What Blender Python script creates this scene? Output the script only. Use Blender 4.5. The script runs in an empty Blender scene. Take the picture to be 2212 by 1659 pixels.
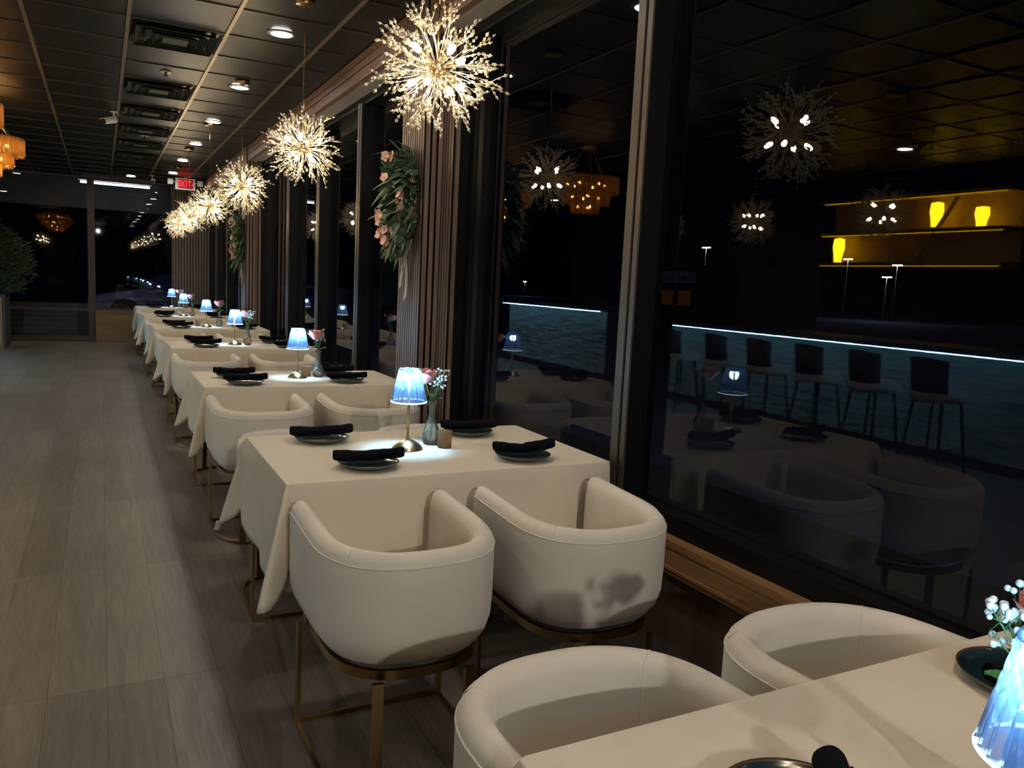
import bpy, math, random
from math import pi, sin, cos, tan, radians as RD
from mathutils import Vector, Matrix
random.seed(7)
SC = bpy.context.scene
COL = SC.collection

# ------------------------------------------------------------------ helpers
class MB:
    """collects shapes; build() links them as ONE mesh object"""
    def __init__(s): s.v = []; s.f = []; s.m = []; s.cur = 0
    def add(s, vs, fs, m=None):
        b = len(s.v); s.v += [tuple(v) for v in vs]
        for f in fs: s.f.append(tuple(b + i for i in f)); s.m.append(s.cur if m is None else m)
        return s
    def box(s, x0, x1, y0, y1, z0, z1, m=None):
        return s.add([(x0,y0,z0),(x1,y0,z0),(x1,y1,z0),(x0,y1,z0),(x0,y0,z1),(x1,y0,z1),(x1,y1,z1),(x0,y1,z1)],
                     [(0,3,2,1),(4,5,6,7),(0,1,5,4),(1,2,6,5),(2,3,7,6),(3,0,4,7)], m)
    def slat(s, x0, x1, y0, y1, z0, z1, face):
        """slat whose room face is wood (material 0) and whose sides are blackened as gap shade (1)"""
        s.box(x0, x1, y0, y1, z0, z1, 1); s.m[-6 + {'y': 2, 'x': 5}[face]] = 0; return s  # shade in the gaps is put into the colour of the sides
    def rings(s, rs, closed=True, cap=True, m=None, loop=False):
        n = len(rs[0]); vs = [p for r in rs for p in r]; fs = []
        R = len(rs)
        for i in range(R if loop else R - 1):
            j2 = (i + 1) % R
            for j in range(n if closed else n - 1):
                k = (j + 1) % n
                fs.append((i*n + j, i*n + k, j2*n + k, j2*n + j))
        if cap and not loop:
            fs.append(tuple(reversed(range(n)))); fs.append(tuple((R-1)*n + j for j in range(n)))
        return s.add(vs, fs, m)
    def lathe(s, prof, n=32, c=(0,0,0), m=None, cap=True, closed=False):
        rs = [[(c[0]+r*cos(2*pi*j/n), c[1]+r*sin(2*pi*j/n), c[2]+z) for j in range(n)] for r, z in prof]
        return s.rings(rs, True, cap, m, loop=closed)
    def tube(s, pts, r, n=8, m=None, cap=True):
        pts = [Vector(p) for p in pts]; rs = []
        up = Vector((0,0,1)); prev = None
        for i, p in enumerate(pts):
            d = (pts[min(i+1,len(pts)-1)] - pts[max(i-1,0)])
            d = d.normalized() if d.length > 1e-9 else Vector((0,0,1))
            if prev is None:
                a = up if abs(d.z) < .9 else Vector((1,0,0))
                u = d.cross(a).normalized()
            else:
                u = (prev - d * prev.dot(d)); u = u.normalized() if u.length > 1e-6 else d.orthogonal().normalized()
            prev = u; w = d.cross(u)
            rr = r[i] if isinstance(r, (list, tuple)) else r
            rs.append([p + u*(rr*cos(2*pi*k/n)) + w*(rr*sin(2*pi*k/n)) for k in range(n)])
        return s.rings(rs, True, cap, m)
    def ball(s, c, r, nu=8, nv=5, m=None, sz=1.0):
        vs = [(c[0],c[1],c[2]-r*sz)]
        for i in range(1, nv):
            t = -pi/2 + pi*i/nv
            for j in range(nu): vs.append((c[0]+r*cos(t)*cos(2*pi*j/nu), c[1]+r*cos(t)*sin(2*pi*j/nu), c[2]+r*sin(t)*sz))
        vs.append((c[0],c[1],c[2]+r*sz)); fs = []
        for j in range(nu): fs.append((0, 1+(j+1)%nu, 1+j))
        for i in range(nv-2):
            for j in range(nu):
                a = 1+i*nu; k = (j+1)%nu
                fs.append((a+j, a+k, a+nu+k, a+nu+j))
        t = len(vs)-1; a = 1+(nv-2)*nu
        for j in range(nu): fs.append((a+j, a+(j+1)%nu, t))
        return s.add(vs, fs, m)
    def mesh(s, name, mats, smooth=True):
        me = bpy.data.meshes.new(name); me.from_pydata(s.v, [], s.f)
        for m in (mats if isinstance(mats, (list, tuple)) else [mats]): me.materials.append(m)
        for p, mi in zip(me.polygons, s.m): p.material_index = mi; p.use_smooth = smooth
        me.update(); return me
    def build(s, name, mats, parent=None, smooth=True, loc=None, rot=None, sharp=None):
        me = s.mesh(name, mats, smooth)
        o = bpy.data.objects.new(name, me); COL.objects.link(o)
        if parent: o.parent = parent
        if loc: o.location = loc
        if rot: o.rotation_euler = rot
        if smooth and sharp is not None: me.set_sharp_from_angle(angle=RD(sharp))
        return o

def thing(name, label, cat, loc=(0,0,0), rz=0, group=None):
    o = bpy.data.objects.new(name, None); COL.objects.link(o)
    o.empty_display_size = .1
    o.location = loc; o.rotation_euler = (0,0,rz); o['label'] = label; o['category'] = cat
    if group: o['group'] = group
    return o
def tag(o, label, cat, group=None):
    o['label'] = label; o['category'] = cat
    if group: o['group'] = group
    return o
def struct(o): o['kind'] = 'structure'; return o
KIDS = {}
def copy_tree(o, parent=None):
    c = o.copy(); COL.objects.link(c); c.parent = parent
    for ch in list(o.children):
        copy_tree(ch, c)
    return c
def place(proto, used, label, loc, rz=0, group=None, cat=None):
    """first call moves the prototype itself, later calls copy it with its parts"""
    o = proto if not used[0] else copy_tree(proto)
    used[0] = True
    o.location = loc; o.rotation_euler = (0,0,rz); o['label'] = label
    if group: o['group'] = group
    if cat: o['category'] = cat
    return o

# ------------------------------------------------------------------ materials
def mat(name, col=(.5,.5,.5), rough=.5, metal=0., spec=.5, sheen=0., emis=None, es=0., coat=0., noise=None, bump=None, trans=0.):
    m = bpy.data.materials.new(name); m.use_nodes = True; nt = m.node_tree; N = nt.nodes; L = nt.links
    b = N['Principled BSDF']; b.inputs['Base Color'].default_value = (*col, 1)
    b.inputs['Roughness'].default_value = rough; b.inputs['Metallic'].default_value = metal
    b.inputs['Specular IOR Level'].default_value = spec; b.inputs['Sheen Weight'].default_value = sheen
    b.inputs['Coat Weight'].default_value = coat; b.inputs['Transmission Weight'].default_value = trans
    if emis: b.inputs['Emission Color'].default_value = (*emis,1); b.inputs['Emission Strength'].default_value = es
    tc = None
    if noise or bump: tc = N.new('ShaderNodeTexCoord')
    if noise:   # (scale, amount) value mottling of the material's own colour
        n = N.new('ShaderNodeTexNoise'); n.inputs['Scale'].default_value = noise[0]; n.inputs['Detail'].default_value = 4
        L.new(tc.outputs['Object'], n.inputs['Vector'])
        r = N.new('ShaderNodeMapRange'); r.inputs['From Min'].default_value = .3; r.inputs['From Max'].default_value = .7
        r.inputs['To Min'].default_value = 1-noise[1]; r.inputs['To Max'].default_value = 1+noise[1]
        L.new(n.outputs['Fac'], r.inputs['Value'])
        h = N.new('ShaderNodeHueSaturation'); h.inputs['Color'].default_value = (*col,1)
        L.new(r.outputs['Result'], h.inputs['Value']); L.new(h.outputs['Color'], b.inputs['Base Color'])
    if bump:    # (scale, strength, distance)
        n = N.new('ShaderNodeTexNoise'); n.inputs['Scale'].default_value = bump[0]; n.inputs['Detail'].default_value = 3
        L.new(tc.outputs['Object'], n.inputs['Vector'])
        bp = N.new('ShaderNodeBump'); bp.inputs['Strength'].default_value = bump[1]; bp.inputs['Distance'].default_value = bump[2]
        L.new(n.outputs['Fac'], bp.inputs['Height']); L.new(bp.outputs['Normal'], b.inputs['Normal'])
    return m
def emat(name, col, s):
    m = bpy.data.materials.new(name); m.use_nodes = True; nt = m.node_tree; nt.nodes.clear()
    e = nt.nodes.new('ShaderNodeEmission'); o = nt.nodes.new('ShaderNodeOutputMaterial')
    e.inputs[0].default_value = (*col,1); e.inputs[1].default_value = s; nt.links.new(e.outputs[0], o.inputs[0]); return m
def clearmat(name, tint=(1,1,1), clear=.8, glossy=.5, rough=.05, diff=None, diffw=0., fres=1.45):
    """thin clear glass / acrylic: transparent + fresnel gloss (+ a translucent share)"""
    m = bpy.data.materials.new(name); m.use_nodes = True; nt = m.node_tree; nt.nodes.clear(); N = nt.nodes; L = nt.links
    out = N.new('ShaderNodeOutputMaterial'); t = N.new('ShaderNodeBsdfTransparent'); t.inputs[0].default_value = (*tint,1)
    g = N.new('ShaderNodeBsdfGlossy'); g.inputs['Roughness'].default_value = rough
    f = N.new('ShaderNodeFresnel'); f.inputs[0].default_value = fres
    mx = N.new('ShaderNodeMixShader'); mu = N.new('ShaderNodeMath'); mu.operation = 'MULTIPLY_ADD'
    mu.inputs[1].default_value = glossy; mu.inputs[2].default_value = 1-clear; mu.use_clamp = True
    L.new(f.outputs[0], mu.inputs[0]); L.new(mu.outputs[0], mx.inputs[0]); L.new(t.outputs[0], mx.inputs[1]); L.new(g.outputs[0], mx.inputs[2])
    last = mx
    if diff:
        tr = N.new('ShaderNodeBsdfTranslucent'); tr.inputs[0].default_value = (*diff,1)
        df = N.new('ShaderNodeBsdfDiffuse'); df.inputs[0].default_value = (*diff,1)
        m2 = N.new('ShaderNodeMixShader'); m2.inputs[0].default_value = .5; L.new(tr.outputs[0], m2.inputs[1]); L.new(df.outputs[0], m2.inputs[2])
        m3 = N.new('ShaderNodeMixShader'); m3.inputs[0].default_value = diffw; L.new(last.outputs[0], m3.inputs[1]); L.new(m2.outputs[0], m3.inputs[2]); last = m3
    L.new(last.outputs[0], out.inputs[0]); return m

M = {}
M['velvet'] = mat('cream_velvet', (.77,.69,.565), .85, sheen=.25, noise=(5,.05), bump=(260,.12,.002))
M['cloth'] = mat('ivory_tablecloth', (.76,.668,.515), .8, sheen=.1, noise=(3,.03), bump=(420,.10,.001))
M['brass'] = mat('brass', (.80,.62,.32), .28, 1.0)
M['dkbrass'] = mat('dark_brass', (.33,.22,.095), .30, 1.0)
M['black'] = mat('black_paint', (.012,.012,.013), .5)
M['frame'] = mat('black_frame', (.0045,.0045,.005), .5, spec=.2)
M['frame_lit'] = mat('lit_mullion_strip', (.10,.078,.062), .45, .5)  # paler tone paints the light caught by the mullions' room face
M['napkin'] = mat('black_napkin', (.004,.004,.007), .95, spec=.15, bump=(300,.4,.002))
M['plate'] = mat('plate_glaze', (.012,.030,.038), .16, coat=.3, noise=(14,.25))
M['plate_out'] = mat('plate_underside', (.11,.14,.13), .4, noise=(30,.1))
M['rim'] = mat('plate_rim', (.09,.05,.03), .25)
M['tile'] = mat('black_ceiling_tile', (.0085,.0082,.0075), .42, spec=.25, noise=(1.2,.25), bump=(90,.3,.002))
M['grid'] = mat('brass_ceiling_grid', (.30,.235,.15), .42, .7)
M['gridthin'] = mat('ceiling_cross_tee', (.075,.06,.042), .4, .7)
M['white'] = mat('white_plastic', (.75,.75,.75), .4)
M['greymetal'] = mat('grey_metal', (.35,.35,.36), .4, .6)
M['vent'] = mat('dark_vent_metal', (.045,.046,.042), .65, spec=.25)
M['soffit'] = mat('grey_soffit', (.36,.33,.30), .8, noise=(2,.06))
M['wall'] = mat('charcoal_wall', (.06,.058,.055), .8, noise=(3,.08))
M['greywall'] = mat('grey_wall', (.16,.16,.155), .8, noise=(2,.08))
M['leaf'] = mat('wreath_leaf', (.06,.105,.055), .5, noise=(9,.35))
M['leaf2'] = mat('wreath_leaf_light', (.15,.19,.09), .5, noise=(9,.25))
M['pine'] = mat('conifer_leaf', (.035,.065,.022), .6, noise=(6,.3))
M['stem'] = mat('green_stem', (.07,.17,.05), .5)
M['vleaf'] = mat('rose_leaf', (.10,.24,.06), .45)
M['rose'] = mat('rose_petal', (.85,.33,.30), .6, sheen=.2, noise=(30,.12))
M['pinkflower'] = mat('pink_blossom', (.72,.42,.36), .6)
M['whiteflower'] = mat('white_blossom', (.82,.85,.80), .6)
M['ribbon'] = mat('cream_ribbon', (.52,.42,.32), .6, sheen=.2)
M['wax'] = mat('candle_wax', (.55,.42,.25), .6)
M['amberglass'] = clearmat('amber_votive_glass', (.80,.56,.34), .92, .6, .08, (.60,.43,.27), .42)
M['vase'] = clearmat('clear_vase_glass', (.97,1,.99), .94, 1.0, .04, (.8,.9,.88), .12)
M['water'] = clearmat('vase_water', (.85,.93,.9), .96, .4, .03)
M['crystal'] = clearmat('lamp_crystal', (.90,.96,1.0), .86, 1.2, .06, (.34,.56,1.0), .13)
M['sparkle'] = clearmat('lamp_crystal_sparkle', (.90,.96,1.0), .86, 1.2, .10, (.60,.82,1.0), .17)  # paler facets: white sparkle of the shade put into the colour
M['bead'] = clearmat('crystal_bead', (1,.97,.9), .72, 1.0, .14, (1,.93,.78), .60)
M['wire'] = mat('pale_brass_wire', (.90,.80,.60), .3, .9)
M['led'] = emat('lamp_led', (.62,.86,1.0), 30)
M['rimglow'] = emat('lit_shade_rim', (.60,.88,1.0), 3.0)
M['bulb'] = emat('warm_bulb', (1.0,.76,.44), 190)
M['down'] = emat('downlight_lens', (1.0,.95,.89), 100)
M['redled'] = emat('exit_red', (1.0,.012,.02), 4.0)
M['tube'] = emat('fluorescent_tube', (.86,.93,1.0), 5.0)
M['amberled'] = emat('amber_led', (1.0,.62,.0), 5.0)
M['amberlamp'] = emat('amber_lit_glass', (1.0,.66,.01), 24.0)
M['barled'] = emat('bar_led', (.30,.74,1.0), 150.0)
M['streetled'] = emat('street_lamp_led', (.72,.88,1.0), 40.0)
M['chandglass'] = clearmat('amber_crystal_rod', (1,.85,.55), .85, 1.0, .12, (1.0,.62,.22), .5)
M['chandbulb'] = emat('chandelier_bulb', (1.0,.55,.16), 90)
M['amberpanel'] = mat('yellow_panel', (.55,.36,.02), .6)
M['headlight'] = mat('car_lens', (.8,.85,.9), .1)
M['carpaint'] = mat('blue_grey_car_paint', (.10,.13,.30), .3, .2, coat=.5)
M['canopy'] = mat('canopy_metal', (.13,.13,.135), .6)
M['rubber'] = mat('tyre_rubber', (.01,.01,.01), .8)
M['stool'] = mat('grey_stool_fabric', (.72,.75,.75), .85)
M['stooldark'] = mat('dark_stool_back', (.08,.075,.08), .8)
M['concrete'] = mat('dark_pavement', (.035,.035,.038), .9, noise=(3,.1))  # rough, evenly dark base colour
M['asphalt'] = mat('asphalt', (.07,.08,.15), .9, noise=(2,.15))

def wood(name, c1, c2, scale=(1,1,14), rough=.5, wave=2.5, rot=None):
    m = mat(name, c1, rough); nt = m.node_tree; N = nt.nodes; L = nt.links; b = N['Principled BSDF']
    tc = N.new('ShaderNodeTexCoord'); mp = N.new('ShaderNodeMapping'); mp.inputs['Scale'].default_value = scale
    n = N.new('ShaderNodeTexNoise'); n.inputs['Scale'].default_value = wave; n.inputs['Detail'].default_value = 6; n.inputs['Distortion'].default_value = .6
    r = N.new('ShaderNodeValToRGB'); r.color_ramp.elements[0].color = (*c1,1); r.color_ramp.elements[1].color = (*c2,1)
    r.color_ramp.elements[0].position = .35; r.color_ramp.elements[1].position = .68
    L.new(tc.outputs['Object'], mp.inputs[0]); L.new(mp.outputs[0], n.inputs['Vector']); L.new(n.outputs['Fac'], r.inputs[0]); L.new(r.outputs[0], b.inputs['Base Color'])
    return m
M['slat'] = wood('walnut_slat', (.135,.086,.062), (.235,.155,.112), (14,14,.8), .5, 3)
M['header'] = wood('walnut_header', (.15,.085,.055), (.26,.16,.105), (14,.8,14), .5, 3)
M['sill'] = wood('oak_sill', (.22,.11,.045), (.32,.17,.075), (14,.8,14), .45, 3)
M['panel'] = wood('oak_panel', (.17,.088,.032), (.22,.118,.045), (.8,6,6), .5, 2)
M['cabinet'] = wood('dark_cabinet', (.10,.06,.04), (.15,.09,.06), (6,6,.8), .5, 2)

def floor_mat():
    m = mat('vinyl_plank_floor', (.1,.1,.1), .42, spec=.4); nt = m.node_tree; N = nt.nodes; L = nt.links; b = N['Principled BSDF']
    tc = N.new('ShaderNodeTexCoord'); mp = N.new('ShaderNodeMapping'); mp.inputs['Rotation'].default_value = (0,0,pi/2)
    L.new(tc.outputs['Object'], mp.inputs[0])
    br = N.new('ShaderNodeTexBrick'); br.offset = .37; br.offset_frequency = 1; br.inputs['Scale'].default_value = 1
    br.inputs['Brick Width'].default_value = 1.22; br.inputs['Row Height'].default_value = .18
    br.inputs['Mortar Size'].default_value = .0012; br.inputs['Mortar Smooth'].default_value = .3
    br.inputs['Color1'].default_value = (.158,.128,.105,1); br.inputs['Color2'].default_value = (.218,.180,.150,1); br.inputs['Mortar'].default_value = (.05,.042,.036,1)
    L.new(mp.outputs[0], br.inputs['Vector'])
    m2 = N.new('ShaderNodeMapping'); m2.inputs['Scale'].default_value = (22,1.6,1); L.new(tc.outputs['Object'], m2.inputs[0])
    n = N.new('ShaderNodeTexNoise'); n.inputs['Scale'].default_value = 1.6; n.inputs['Detail'].default_value = 8; n.inputs['Roughness'].default_value = .65; n.inputs['Distortion'].default_value = 1.2
    L.new(m2.outputs[0], n.inputs['Vector'])
    r = N.new('ShaderNodeMapRange'); r.inputs['From Min'].default_value = .3; r.inputs['From Max'].default_value = .7; r.inputs['To Min'].default_value = .70; r.inputs['To Max'].default_value = 1.18
    L.new(n.outputs['Fac'], r.inputs['Value'])
    n3 = N.new('ShaderNodeTexNoise'); n3.inputs['Scale'].default_value = 1.3; n3.inputs['Detail'].default_value = 2
    L.new(tc.outputs['Object'], n3.inputs['Vector'])
    r3 = N.new('ShaderNodeMapRange'); r3.inputs['From Min'].default_value = .3; r3.inputs['From Max'].default_value = .7; r3.inputs['To Min'].default_value = .88; r3.inputs['To Max'].default_value = 1.1
    L.new(n3.outputs['Fac'], r3.inputs['Value'])
    mm = N.new('ShaderNodeMath'); mm.operation = 'MULTIPLY'; L.new(r.outputs[0], mm.inputs[0]); L.new(r3.outputs[0], mm.inputs[1])
    h = N.new('ShaderNodeHueSaturation'); L.new(br.outputs['Color'], h.inputs['Color']); L.new(mm.outputs[0], h.inputs['Value'])
    L.new(h.outputs[0], b.inputs['Base Color'])
    bp = N.new('ShaderNodeBump'); bp.inputs['Strength'].default_value = .25; bp.inputs['Distance'].default_value = .002
    L.new(n.outputs['Fac'], bp.inputs['Height']); L.new(bp.outputs[0], b.inputs['Normal'])
    return m
def tile_mat():   # strip mosaic on the bar front
    m = mat('glass_strip_mosaic', (.3,.4,.4), .25); nt = m.node_tree; N = nt.nodes; L = nt.links; b = N['Principled BSDF']
    tc = N.new('ShaderNodeTexCoord'); sp = N.new('ShaderNodeSeparateXYZ'); cb = N.new('ShaderNodeCombineXYZ')
    L.new(tc.outputs['Object'], sp.inputs[0]); L.new(sp.outputs[1], cb.inputs[0]); L.new(sp.outputs[2], cb.inputs[1])
    br = N.new('ShaderNodeTexBrick'); br.inputs['Scale'].default_value = 1; br.inputs['Brick Width'].default_value = .22; br.inputs['Row Height'].default_value = .026
    br.inputs['Mortar Size'].default_value = .0015; br.inputs['Color1'].default_value = (.08,.13,.14,1); br.inputs['Color2'].default_value = (.75,.85,.85,1); br.inputs['Mortar'].default_value = (.05,.06,.06,1)
    br.offset = .4; L.new(cb.outputs[0], br.inputs['Vector']); L.new(br.outputs['Color'], b.inputs['Base Color']); return m
def block_mat():
    m = mat('grey_block', (.2,.2,.2), .9); nt = m.node_tree; N = nt.nodes; L = nt.links; b = N['Principled BSDF']
    tc = N.new('ShaderNodeTexCoord'); sp = N.new('ShaderNodeSeparateXYZ'); cb = N.new('ShaderNodeCombineXYZ')
    L.new(tc.outputs['Object'], sp.inputs[0]); L.new(sp.outputs[0], cb.inputs[0]); L.new(sp.outputs[2], cb.inputs[1])
    br = N.new('ShaderNodeTexBrick'); br.inputs['Scale'].default_value = 1; br.inputs['Brick Width'].default_value = .4; br.inputs['Row Height'].default_value = .1
    br.inputs['Mortar Size'].default_value = .006; br.inputs['Color1'].default_value = (.07,.07,.066,1); br.inputs['Color2'].default_value = (.10,.10,.095,1); br.inputs['Mortar'].default_value = (.16,.16,.155,1)
    L.new(cb.outputs[0], br.inputs['Vector']); L.new(br.outputs['Color'], b.inputs['Base Color']); return m
def pane_mat():
    m = bpy.data.materials.new('window_glass'); m.use_nodes = True; nt = m.node_tree; nt.nodes.clear(); N = nt.nodes; L = nt.links
    out = N.new('ShaderNodeOutputMaterial'); t = N.new('ShaderNodeBsdfTransparent'); t.inputs[0].default_value = (.72,.74,.76,1)
    g = N.new('ShaderNodeBsdfGlossy'); g.inputs['Roughness'].default_value = .012
    f = N.new('ShaderNodeFresnel'); ge = N.new('ShaderNodeNewGeometry'); io = N.new('ShaderNodeMapRange')   # same reflectance from either side of the thin pane
    io.inputs['To Min'].default_value = 1.52; io.inputs['To Max'].default_value = 1/1.52
    L.new(ge.outputs['Backfacing'], io.inputs['Value']); L.new(io.outputs[0], f.inputs[0])
    mu = N.new('ShaderNodeMath'); mu.operation = 'MULTIPLY_ADD'; mu.inputs[1].default_value = 1.25; mu.inputs[2].default_value = 0; mu.use_clamp = True
    mx = N.new('ShaderNodeMixShader'); L.new(f.outputs[0], mu.inputs[0]); L.new(mu.outputs[0], mx.inputs[0]); L.new(t.outputs[0], mx.inputs[1]); L.new(g.outputs[0], mx.inputs[2])
    L.new(mx.outputs[0], out.inputs[0]); return m
M['floor'] = floor_mat(); M['mosaic'] = tile_mat(); M['block'] = block_mat(); M['pane'] = pane_mat()

# ------------------------------------------------------------------ camera
YAW, PIT, ROL, FPX, CAMZ = 0.48191, -0.12369, 0.04921, 1706.488, 1.44
fw = Vector((sin(YAW)*cos(PIT), cos(YAW)*cos(PIT), sin(PIT))); rt = Vector((cos(YAW), -sin(YAW), 0)); up = rt.cross(fw)
rt2 = rt*cos(ROL) + up*sin(ROL); up2 = -rt*sin(ROL) + up*cos(ROL)
cam_d = bpy.data.cameras.new('camera'); cam = bpy.data.objects.new('camera', cam_d); COL.objects.link(cam)
cam_d.sensor_width = 36; cam_d.lens = FPX/2212*36; cam_d.clip_start = .02; cam_d.clip_end = 300
cam.matrix_world = Matrix(((rt2.x,up2.x,-fw.x,0),(rt2.y,up2.y,-fw.y,0),(rt2.z,up2.z,-fw.z,CAMZ),(0,0,0,1)))
SC.camera = cam

# ------------------------------------------------------------------ room shell
HC = 3.06; WX = 1.95; BY = 16.95; LX = -6.5; RY = -6.1
b = MB(); b.box(LX-.1, WX+.05, RY-.1, BY+.05, -.08, 0); struct(b.build('floor', M['floor'], smooth=False))
b = MB(); b.box(LX-.1, WX+.05, RY-.1, BY+.05, HC+.004, HC+.1); struct(b.build('ceiling', M['tile'], smooth=False))
b = MB(); b.box(LX-.1, LX, RY, BY, 0, HC); struct(b.build('wall_left', M['greywall'], smooth=False))
b = MB(); b.box(LX, WX, RY-.1, RY, 0, HC); struct(b.build('wall_rear', M['greywall'], smooth=False))
# ceiling grid: wide brass main runners along the room, thin cross tees
b = MB()
for k in range(-12, 2):
    x = .791 + .6096*k
    b.box(x-.012, x+.012, RY, BY, HC-.006, HC+.004)
struct(b.build('trim_1', M['grid'], smooth=False))
b = MB()
for k in range(-19, 20):
    y = 5.390 + .6096*k
    if RY < y < BY: b.box(LX, 1.62, y-.007, y+.007, HC-.004, HC+.004)
struct(b.build('trim_2', M['gridthin'], smooth=False))
# low wall under the windows with its sill
b = MB(); b.box(1.865, WX+.02, RY, BY, 0, .46); struct(b.build('wall_right', M['cabinet'], smooth=False))
b = MB(); b.box(1.825, 1.905, RY, BY-.12, .520, .548); b.box(1.828, 1.875, RY, BY-.12, .452, .520); b.box(1.822, 1.865, RY, BY-.12, .440, .452); b.box(1.827, 1.865, RY, BY-.12, .422, .436)
struct(b.build('trim_3', M['sill'], smooth=False))
# slatted header along the window heads + soffit
b = MB(); b.box(1.715, WX+.02, RY, BY, 2.885, HC, 1)
for z0, z1 in ((3.008,3.056),(2.948,2.998),(2.885,2.938)): b.box(1.695, 1.715, RY, BY, z0, z1, 0)
b.box(1.695, 1.735, RY, BY, 2.868, 2.885, 0)
struct(b.build('trim_4', [M['header'], M['black']], smooth=False))
b = MB(); b.box(1.75, 1.865, RY, BY, 2.862, 2.885); struct(b.build('trim_5', M['soffit'], smooth=False))
# slatted columns
def column(name, y0, y1, x0=1.68):
    b = MB(); yn = y0-.155
    b.box(x0+.022, WX+.03, y0+.022, y1-.022, 0, HC, 1); b.box(x0+.142, WX+.03, yn+.022, y0+.03, 0, 2.868, 1)
    L = y1-y0; n = round(L/.040)
    for i in range(n):
        y = y0 + (i+.5)*L/n; b.slat(x0, x0+.020, y-.0150, y+.0150, 0, HC-.002, 'x')
    for i in range(4):
        y = yn + (i+.5)*.155/4; b.slat(x0+.12, x0+.140, y-.0150, y+.0150, 0, 2.868, 'x')
    for k in range(3): b.slat(x0+.010+k*.040, x0+.037+k*.040, y0, y0+.020, 0, HC-.002, 'y')
    b.slat(x0+.133, x0+.160, yn, yn+.020, 0, 2.868, 'y')
    return struct(b.build(name, [M['slat'], M['frame']], smooth=False))
for i, y0 in enumerate((-1.95, 4.46, 10.87)): column('column_%d' % (i+1), y0, y0+.39)
# window wall: mullions + panes
def bay(idx, ys, ye, ms):
    """one window: frame (mesh) > pane children"""
    root = bpy.data.objects.new('window_%d' % idx, None); COL.objects.link(root); struct(root)
    f = MB()
    f.box(1.875, WX+.03, ys, ye, .46, .62, 0); f.box(1.86, WX+.03, ys, ye, 2.80, 2.885, 0)
    f.box(1.905, WX+.03, ys, ys+.04, .6, 2.82, 0); f.box(1.905, WX+.03, ye-.17, ye, .6, 2.82, 0); f.box(1.895, 1.91, ye-.10, ye-.085, .6, 2.82, 0)
    for y in ms:
        f.box(1.858, WX+.03, y-.050, y+.050, .6, 2.82, 0)
        f.box(1.848, 1.860, y-.002, y+.046, .6, 2.82, 1); f.box(1.850, 1.860, y-.046, y-.016, .6, 2.82, 1)
    f.build('frame', [M['frame'], M['frame_lit']], root, smooth=False)
    e = [ys+.02] + list(ms) + [ye-.15]
    for a, c in zip(e[:-1], e[1:]):
        p = MB(); p.add([(WX,a+.01,.61),(WX,c-.01,.61),(WX,c-.01,2.81),(WX,a+.01,2.81)], [(0,1,2,3)]); p.build('pane', M['pane'], root, smooth=False)
bay(1, RY, -2.1, [-4.5,-3.3]); bay(2, -1.56, 4.305, [-.1, 2.59]); bay(3, 4.85, 10.71, [6.38, 7.73, 9.10]); bay(4, 11.26, 16.86, [12.6, 13.95, 15.3])
# back window wall
root = bpy.data.objects.new('window_5', None); COL.objects.link(root); struct(root)
f = MB(); f.box(LX, 1.26, BY-.03, BY+.06, 3.02, HC)
for x0, x1 in ((-.215,-.095),(1.225,1.275),(-1.86,-1.74),(-3.4,-3.28),(-5.0,-4.88)): f.box(x0, x1, BY-.05, BY+.06, 0, 3.03)
f.box(LX, -.2, BY-.035, BY+.06, .575, .635); f.box(-.1, 1.24, BY-.035, BY+.06, .59, .64); f.box(LX, -.2, BY-.03, BY+.06, 0, .11)
f.build('frame', wood('dark_walnut_frame', (.035,.02,.014), (.06,.034,.024), (8,8,.8)), root, smooth=False)
for x0, x1 in ((-1.76,-.20),(-3.3,-1.84),(-4.9,-3.38),(LX,-4.98),(-.11,1.24)):
    p = MB(); p.add([(x0,BY,.62),(x1,BY,.62),(x1,BY,3.03),(x0,BY,3.03)], [(0,1,2,3)]); p.build('pane', M['pane'], root, smooth=False)
    if x1 < 0:
        p = MB(); p.add([(x0,BY,.1),(x1,BY,.1),(x1,BY,.59),(x0,BY,.59)], [(0,1,2,3)]); p.build('pane', M['pane'], root, smooth=False)
b = MB(); b.box(-.10, 1.24, 16.80, BY+.04, .05, .595, 0); b.box(-.10, 1.24, 16.79, 16.80, 0, .05, 0); b.box(-.10, 1.24, 16.785, 16.80, .565, .6, 0)
struct(b.build('wall_back', M['panel'], smooth=False))
b = MB(); b.box(1.25, WX, 16.87, BY+.05, 0, HC, 1); x = 1.255
while x < 1.99: b.slat(x, x+.03, 16.845, 16.875, 0, HC-.002, 'y'); x += .052
struct(b.build('wall_back_slats', [M['slat'], M['black']], smooth=False))
b = MB(); b.box(LX, LX+.015, RY, BY, 0, .1); struct(b.build('baseboard_left', M['black'], smooth=False))

# ------------------------------------------------------------------ outside
b = MB(); b.box(-60, 90, -40, 120, -.32, -.12); struct(b.build('ground', M['asphalt'], smooth=False))
b = MB(); b.box(WX+.06, 4.2, -12, 19.6, -.12, -.02); b.box(-12, WX+.06, BY+.07, 19.6, -.12, -.02); struct(b.build('pavement', M['concrete'], smooth=False))
b = MB(); b.box(-1.75,-.45,19.0,19.3,-.02,.62); tag(b.build('planter_wall', M['block'], smooth=False), 'low grey block wall outside behind the lower glass of the back window', 'wall')
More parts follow.
